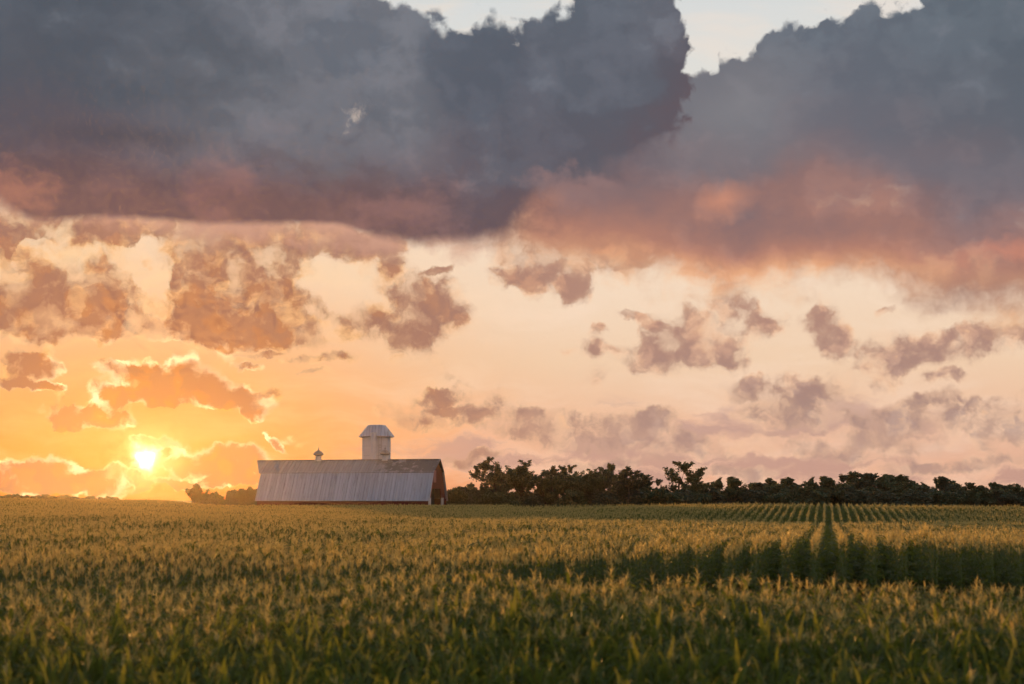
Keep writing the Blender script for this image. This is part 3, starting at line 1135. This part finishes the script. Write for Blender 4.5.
# near-black panel added behind the doorway, standing in for the shade inside
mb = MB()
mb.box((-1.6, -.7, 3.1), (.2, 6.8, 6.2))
mb.build('doorway_shade_panel', M_DARK, barn)


def slab(pts, t):
    """a roof plane given by (y, z) from low to high, thickened outwards"""
    (ya, za), (yb, zb) = pts
    d = Vector((yb - ya, zb - za)).normalized()
    n = Vector((-d.y, d.x))
    if n.y < 0:
        n = -n
    return [(ya, za), (yb, zb), (yb + n.x * t, zb + n.y * t), (ya + n.x * t, za + n.y * t)]


OV = 0.6
lo, up = MB(), MB()
for s in (-1, 1):
    lo.prism(slab([(s * (yw + .55), ze - .25), (s * (yk + .02), zk - .03)], .07), -L_B - OV * .4, OV * .5, 'x')
    # standing seams
    n = int(L_B / .9)
    ea, eb = Vector((0, s * (yw + .55), ze - .25)), Vector((0, s * (yk + .02), zk - .03))
    nn = Vector((0, s * (eb.z - ea.z), abs(eb.y - ea.y))).normalized()
    for i in range(n + 1):
        x = -L_B + i * L_B / n
        a, b = ea + nn * .07, eb + nn * .07
        k = len(lo.v)
        for q in (a, b):
            for ox, on in ((-.03, -.01), (-.02, .07), (.02, .07), (.03, -.01)):
                lo.v.append((x + ox, q.y + nn.y * on, q.z + nn.z * on))
        for c0 in range(3):
            lo.f.append((k + c0, k + c0 + 1, k + 5 + c0, k + 4 + c0)); lo.m.append(0)
    # upper slopes, drawn out to a point over the gables (hay hood)
    t = .08
    lowz, lowy = zk - .28, s * (yk + .32)
    for side in (0, 1):
        pass
    v = [(-L_B - .65, lowy, lowz), (OV * .5, lowy, lowz), (.62, 0, zr), (-L_B - 2.7, 0, zr)]
    k = len(up.v)
    up.v += v + [(x, y, z + t) for x, y, z in v]
    for q in ((0, 1, 2, 3), (7, 6, 5, 4), (0, 4, 5, 1), (1, 5, 6, 2), (2, 6, 7, 3), (3, 7, 4, 0)):
        up.f.append(tuple(k + i for i in q)); up.m.append(0)
    a0, b0 = Vector((0, lowy, lowz + t)), Vector((0, 0, zr + t))
    nn = Vector((0, s * (b0.z - a0.z), abs(b0.y - a0.y))).normalized()
    for i in range(n + 1):
        x = -L_B + i * L_B / n
        k = len(up.v)
        for q in (a0, b0):
            for ox, on in ((-.03, -.01), (-.02, .06), (.02, .06), (.03, -.01)):
                up.v.append((x + ox, q.y + nn.y * on, q.z + nn.z * on))
        for c0 in range(3):
            up.f.append((k + c0, k + c0 + 1, k + 5 + c0, k + 4 + c0)); up.m.append(0)
up.box((-L_B / 2 - 1.0, 0, zr + .12), (L_B + 3.1, .5, .10))
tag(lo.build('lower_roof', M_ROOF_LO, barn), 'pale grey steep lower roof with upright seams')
tag(up.build('upper_roof', M_ROOF_UP, barn), 'dull brown-grey upper roof with dark worn patches')
# pale barge board along the near edge of the right gable, and the far one in red
mb = MB()
mb.prism([(-yw - .30, ze - .25), (-yw + .15, ze - .25), (-yk + .35, zk - .35), (-yk - .1, zk - .2)], .02, .20, 'x')
tag(mb.build('barge_board', M_RED2, barn), 'faded barge board on the near edge of the gable')
mb = MB()
mb.prism([(-2.3, dh + 1.2), (-2.3, dh + 3.6), (-1.0, dh + 3.6), (-1.0, dh + 1.2)], -.09, .02, 'x')
tag(mb.build('loft_door', M_RED2, barn), 'faded loft door in the gable')
for y in (-yw + .05, dy1 + .2):
    mb = MB()
    mb.box((.14, y, 1.9), (.4, .45, 3.8))
    tag(mb.build('post', M_WHITE, barn), 'whitish post at the doorway')
for k, (px, big) in enumerate(((319, 1.0), (385.5, 1.05))):
    # position along the ridge seen at that column
    u = (px - 512) / F
    xx = (u * BY - bx) / (math.cos(th) - u * math.sin(th))
    prof = [(.72, 0), (.62, .5), (.55, 1.05), (.62, 1.1), (.62, 1.25)]
    n = 12
    def lathe(prof, n=12, off=(0, 0, 0)):
        o = MB()
        for r_, z_ in prof:
            for i in range(n):
                a = 2 * math.pi * i / n
                o.v.append((off[0] + r_ * math.cos(a), off[1] + r_ * math.sin(a), off[2] + z_))
        for j in range(len(prof) - 1):
            for i in range(n):
                o.f.append((j * n + i, j * n + (i + 1) % n, (j + 1) * n + (i + 1) % n, (j + 1) * n + i)); o.m.append(0)
        o.f.append(tuple((len(prof) - 1) * n + i for i in range(n))); o.m.append(0)
        return o
    base = (xx, 0, zr - .15)
    v = lathe(prof, 12, base).build('roof_vent', M_WHITE, barn)
    cap = lathe([(.55, 1.12), (1.02, 1.3), (1.06, 1.5), (.92, 1.72), (.70, 1.84), (.72, 1.95), (.28, 2.2), (.14, 2.3)], 12, base).build('cap', M_ZINC, v)
    lathe([(.10, 2.25), (.14, 2.4), (.16, 2.55), (.05, 2.7), (.03, 3.1)], 8, base).build('finial', M_ZINC, v)
    v.parent = barn

# ------------------------------------------------------------------ silo
SY = 300.0
sx = (376.7 - 512) / F * SY
sg = float(ground(sx, SY))
silo = empty('silo', (sx, SY, sg))
tag(silo, 'tall pale concrete silo with a grey metal dome standing behind the barn', 'silo')
hz = CAM_Z + (500 - 436.5) / F * SY - sg
ht = CAM_Z + (500 - 425.5) / F * SY - sg
RS = 3.0
tank = lathe([(RS, 0), (RS, hz + .3)], 40).build('tank', M_CONC, silo)
mb = MB()
for i in range(9):
    z = .6 + i * (hz - .8) / 8
    o = lathe([(RS - .01, z), (RS + .02, z), (RS + .02, z + .03), (RS - .01, z + .03)], 40)
    o.f.pop(); o.m.pop()
    mb.add(o)
hp = mb.build('hoops', M_ZINC, silo)
rf = lathe([(3.05, hz + .1), (3.72, hz - .25), (3.78, hz - .15), (3.2, hz + .62), (2.55, hz + 1.45), (1.95, ht - .12), (1.7, ht), (.0, ht + .03)], 10)
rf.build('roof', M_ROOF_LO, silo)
mb = MB()
cz = hz + .55
o = lathe([(.72, 0), (.72, cz)], 14)
mb.add(o, (-.35, -RS - .25, 0))
mb.build('chute', M_CONC, silo)
mb = MB()
for i in range(26):
    mb.box((1.05, -RS + .12 - .2, 1 + i * .55), (.5, .05, .05))
for xx in (.8, 1.3):
    mb.box((xx, -RS + .12 - .2, hz / 2 + .4), (.05, .05, hz - .8))
mb.build('ladder', M_ZINC, silo)

# ------------------------------------------------------------------ trees
def make_tree(seed, H, spread, dense, base=0.12, leaf=0.30, lean=0.0, stems=1, top=1.0, puff=1.0, tip=1, cl=.55):
    """trunk with limbs, and a crown of leaf tufts round the twigs; unit tree of height H"""
    r = random.Random(seed)
    tr, cr = MB(), MB()
    tips = []

    def branch(p, d, ln, rad, lvl):
        n = 3
        pts, rads = [p], [rad]
        q = p
        for i in range(n):
            d = (d + Vector((r.uniform(-.22, .22), r.uniform(-.22, .22), r.uniform(-.05, .16)))).normalized()
            q = q + d * (ln / n)
            pts.append(q); rads.append(rad * (1 - .55 * (i + 1) / n))
            if lvl >= tip:
                tips.append((q, ln * .32, lvl))
        tr.tube([tuple(x) for x in pts], rads, 5 if lvl == 0 else 4, 0)
        if lvl < 3:
            k = r.randint(3, 4) if lvl else r.randint(6, 8)
            for i in range(k):
                t = r.uniform(.35, 1.0) if lvl else r.uniform(base / .5, 1.0)
                j = min(int(t * n), n - 1)
                b = pts[j] + (pts[j + 1] - pts[j]) * (t * n - j)
                a = r.uniform(0, 6.28)
                out = Vector((math.cos(a), math.sin(a), 0))
                nd = (d * r.uniform(.4, .9) + out * r.uniform(.5, 1.0) * spread + Vector((0, 0, r.uniform(.1, .6) * top))).normalized()
                branch(b, nd, ln * r.uniform(.42, .66) * (1.15 - .35 * t if lvl == 0 else 1), rads[j + 1] * .6, lvl + 1)

    for s in range(stems):
        a = r.uniform(0, 6.28)
        branch(Vector((0, 0, -.2)) + Vector((math.cos(a), math.sin(a), 0)) * (.3 if stems > 1 else 0), Vector((lean + (r.uniform(-.25, .25) if stems > 1 else 0), r.uniform(-.05, .05), 1)).normalized(), H * .62, H * .022, 0)
    for q, rr, lvl in tips:
        if r.random() > dense * (1.1 if lvl > tip else .6):
            continue
        rr = min(max(rr, .3), .85) * puff
        n = int(r.uniform(16, 34) * (1.6 if puff > 1 else 1))
        for i in range(n):
            o = Vector((r.gauss(0, 1), r.gauss(0, 1), r.gauss(0, .8))) * rr * cl
            c = q + o
            s_ = leaf * r.uniform(.55, 1.25)
            a = Vector((r.gauss(0, 1), r.gauss(0, 1), r.gauss(0, 1))).normalized()
            b = a.orthogonal().normalized()
            e = a.cross(b)
            cr.poly([c + b * s_, c + e * s_ * .55 + a * s_ * .15, c - b * s_ * .9, c - e * s_ * .6 + a * s_ * .1])
    zs = max(v[2] for v in cr.v)
    f = H / zs
    tr.v = [(x * f, y * f, z * f) for x, y, z in tr.v]
    cr.v = [(x * f, y * f, z * f) for x, y, z in cr.v]
    w = np.percentile(np.abs(np.array(cr.v)[:, 0]), 96)
    tm = bpy.data.meshes.new('trunk'); tm.from_pydata(tr.v, [], tr.f); tm.materials.append(M_BARK)
    cm = bpy.data.meshes.new('crown'); cm.from_pydata([tuple(v) for v in cr.v], [], cr.f); cm.materials.append(M_TREE if seed % 2 else M_TREE2)
    return tm, cm, H, w


AIRY = [make_tree(900 + i, 10, .92, .97, base=.08, leaf=.15, top=1.2, puff=.9, tip=2, cl=.42) for i in range(5)]
BUSHY = [make_tree(920 + i, 10, .95, .9, base=.06, leaf=.20, puff=1.0, tip=2, cl=.5) for i in range(6)]
SHRUB = [make_tree(940 + i, 4, 1.2, .95, base=.05, leaf=.17, stems=3) for i in range(4)]
OPEN = make_tree(961, 6, 1.25, .75, base=.12, leaf=.15, stems=2, tip=2, cl=.42)
print('tree faces', [len(t[1].polygons) for t in AIRY + BUSHY + SHRUB])


def tree(name, kind, px, ytop, d, halfw, label, cat='tree', group=None, rz=None):
    """px, ytop: where its tip shows; halfw: half its width in the view"""
    tm, cm, H, w = kind
    x = (px - 512) / F * d
    z0 = float(ground(x, d)) - .05
    h = CAM_Z + d * math.tan(TILT + math.atan((342 - ytop) / F)) - z0
    o = empty(name, (x, d, z0), rng.uniform(0, 6.28) if rz is None else rz)
    sz = h / H
    sw = halfw / F * d / w
    sw = min(max(sw, sz * .55), sz * 1.7)
    o.scale = (sw, sw, sz)
    tag(o, label, cat, group)
    for nm, me in (('trunk', tm), ('crown', cm)):
        c = bpy.data.objects.new(nm, me)
        COL.objects.link(c)
        c.parent = o
    return o


# named one by one: the trees that stand out
tree('tree', AIRY[0], 500, 456.5, 300, 24, 'tallest airy tree right of the barn with sky showing through its crown')
tree('tree', AIRY[1], 522, 459, 306, 21, 'airy tree close beside the tallest tree right of the barn')
tree('tree', BUSHY[0], 476, 477, 312, 13, 'small round tree between the barn and the tallest airy tree')
gB = 'ragged trees in the middle group of the far tree belt'
for px, yt, hw, k in ((546, 472, 15, 0), (558, 465, 18, 2), (573, 464.5, 17, 3), (588, 468, 17, 1), (601, 466, 16, 0), (613, 462.5, 16, 3), (628, 466, 17, 2), (642, 474, 15, 1)):
    tree('tree', AIRY[k], px, yt, 308 + rng.uniform(-8, 14), hw, 'ragged tree with a broken crown in the middle group beyond the field', group=gB)
tree('tree', BUSHY[2], 655, 478, 318, 12, 'low dark tree just left of the lone tall-crowned tree')
tree('tree', AIRY[3], 681, 460.5, 310, 23, 'lone tall-crowned airy tree rising between the ragged group and the wood')
tree('tree', BUSHY[1], 729, 475.5, 318, 16, 'dense round tree at the left end of the wood')
gC = 'trees of the dark wood along the right horizon'
wood = [(706, 482, 14), (718, 480, 13), (748, 484, 14), (766, 477.5, 13), (757, 482, 12), (780, 483, 13), (793, 476.5, 14), (808, 476, 14), (822, 475, 14), (836, 473.5, 15), (850, 470.5, 16), (865, 472, 15), (880, 473.5, 14),
        (893, 474, 14), (903, 478, 13), (915, 481, 13), (930, 477, 14), (941, 479, 12), (951, 475.5, 12), (962, 482, 12), (975, 485, 13), (988, 484, 12), (999, 481.5, 12), (1008, 485, 11), (1018, 483, 12), (1032, 484, 13),
        (1048, 482, 14), (1066, 485, 14), (1084, 483, 14), (1104, 484, 15)]
for i, (px, yt, hw) in enumerate(wood):
    tree('tree', (BUSHY + AIRY[:1])[i % 7 if i % 7 < 6 else 3], px, yt, 335 + rng.uniform(-12, 35), hw * 1.15, 'dark broadleaf tree in the wood along the right horizon', group=gC)
gD = 'lower trees filling the foot of the belt'
for i in range(76):
    px = 452 + i * 8.0 + rng.uniform(-3, 3)
    yt = np.interp(px, [455, 478, 488, 530, 540, 552, 640, 655, 668, 695, 705, 1060], [486, 481, 470, 470, 480, 473, 474, 485, 484, 483, 486, 487]) + rng.uniform(-2.5, 2.5)
    d = 318 + rng.uniform(-14, 10) + (10 if px > 700 else 0)
    if i % 2:
        tree('tree', BUSHY[rng.randrange(6)], px, yt, d, 13, 'low bushy tree at the foot of the dark tree belt', group=gD)
    else:
        tree('shrub', SHRUB[rng.randrange(4)], px, max(yt, 488) + rng.uniform(0, 2), d - 6, 15, 'dense shrub reaching to the ground under the dark tree belt', 'shrub', 'shrubs under the tree belt')
# left of the barn
tree('tree', BUSHY[3], 195, 483, 330, 9, 'small open tree standing alone left of the barn')
tree('shrub', SHRUB[1], 208, 491, 332, 9, 'low shrub touching the small open tree left of the barn', 'shrub')
gE = 'shrubs at the left end of the barn'
for px, yt in ((214, 494), (222, 491), (231, 489), (240, 487.5), (249, 486), (256, 487)):
    tree('shrub', SHRUB[rng.randrange(4)], px, yt, 325 + rng.uniform(-5, 8), 8, 'dark shrub in the row at the left end of the barn', 'shrub', gE)
gF = 'low shrubs along the left horizon'
for i in range(16):
    px = -20 + i * 9 + rng.uniform(-3, 3)
    tree('shrub', SHRUB[rng.randrange(4)], px, np.interp(px, [0, 40, 110, 140], [494, 494.5, 496.3, 497.5]) + rng.uniform(-.9, 1.0), 430 + rng.uniform(-10, 10), 10, 'low shrub on the horizon at the far left of the field', 'shrub', gF)
for px, yt in ((449, 488), (456, 486), (463, 485)):
    tree('shrub', SHRUB[rng.randrange(4)], px, yt, 296 + rng.uniform(-3, 3), 8, 'dark shrub beside the open gable end of the barn', 'shrub', 'shrubs at the gable end')

# ------------------------------------------------------------------ evening haze, thin and even
mb = MB()
mb.box((0, 215, 11.0), (860, 690, 36.0))
m = material('haze')
pv = m.node_tree.nodes.new('ShaderNodeVolumePrincipled')
pv.inputs['Color'].default_value = (0.95, 0.82, 0.66, 1)
pv.inputs['Density'].default_value = 0.000035
pv.inputs['Anisotropy'].default_value = 0.88
o = m.node_tree.nodes.new('ShaderNodeOutputMaterial')
m.node_tree.links.new(pv.outputs[0], o.inputs['Volume'])
hz_o = mb.build('haze', m)
tag(hz_o, kind='stuff')
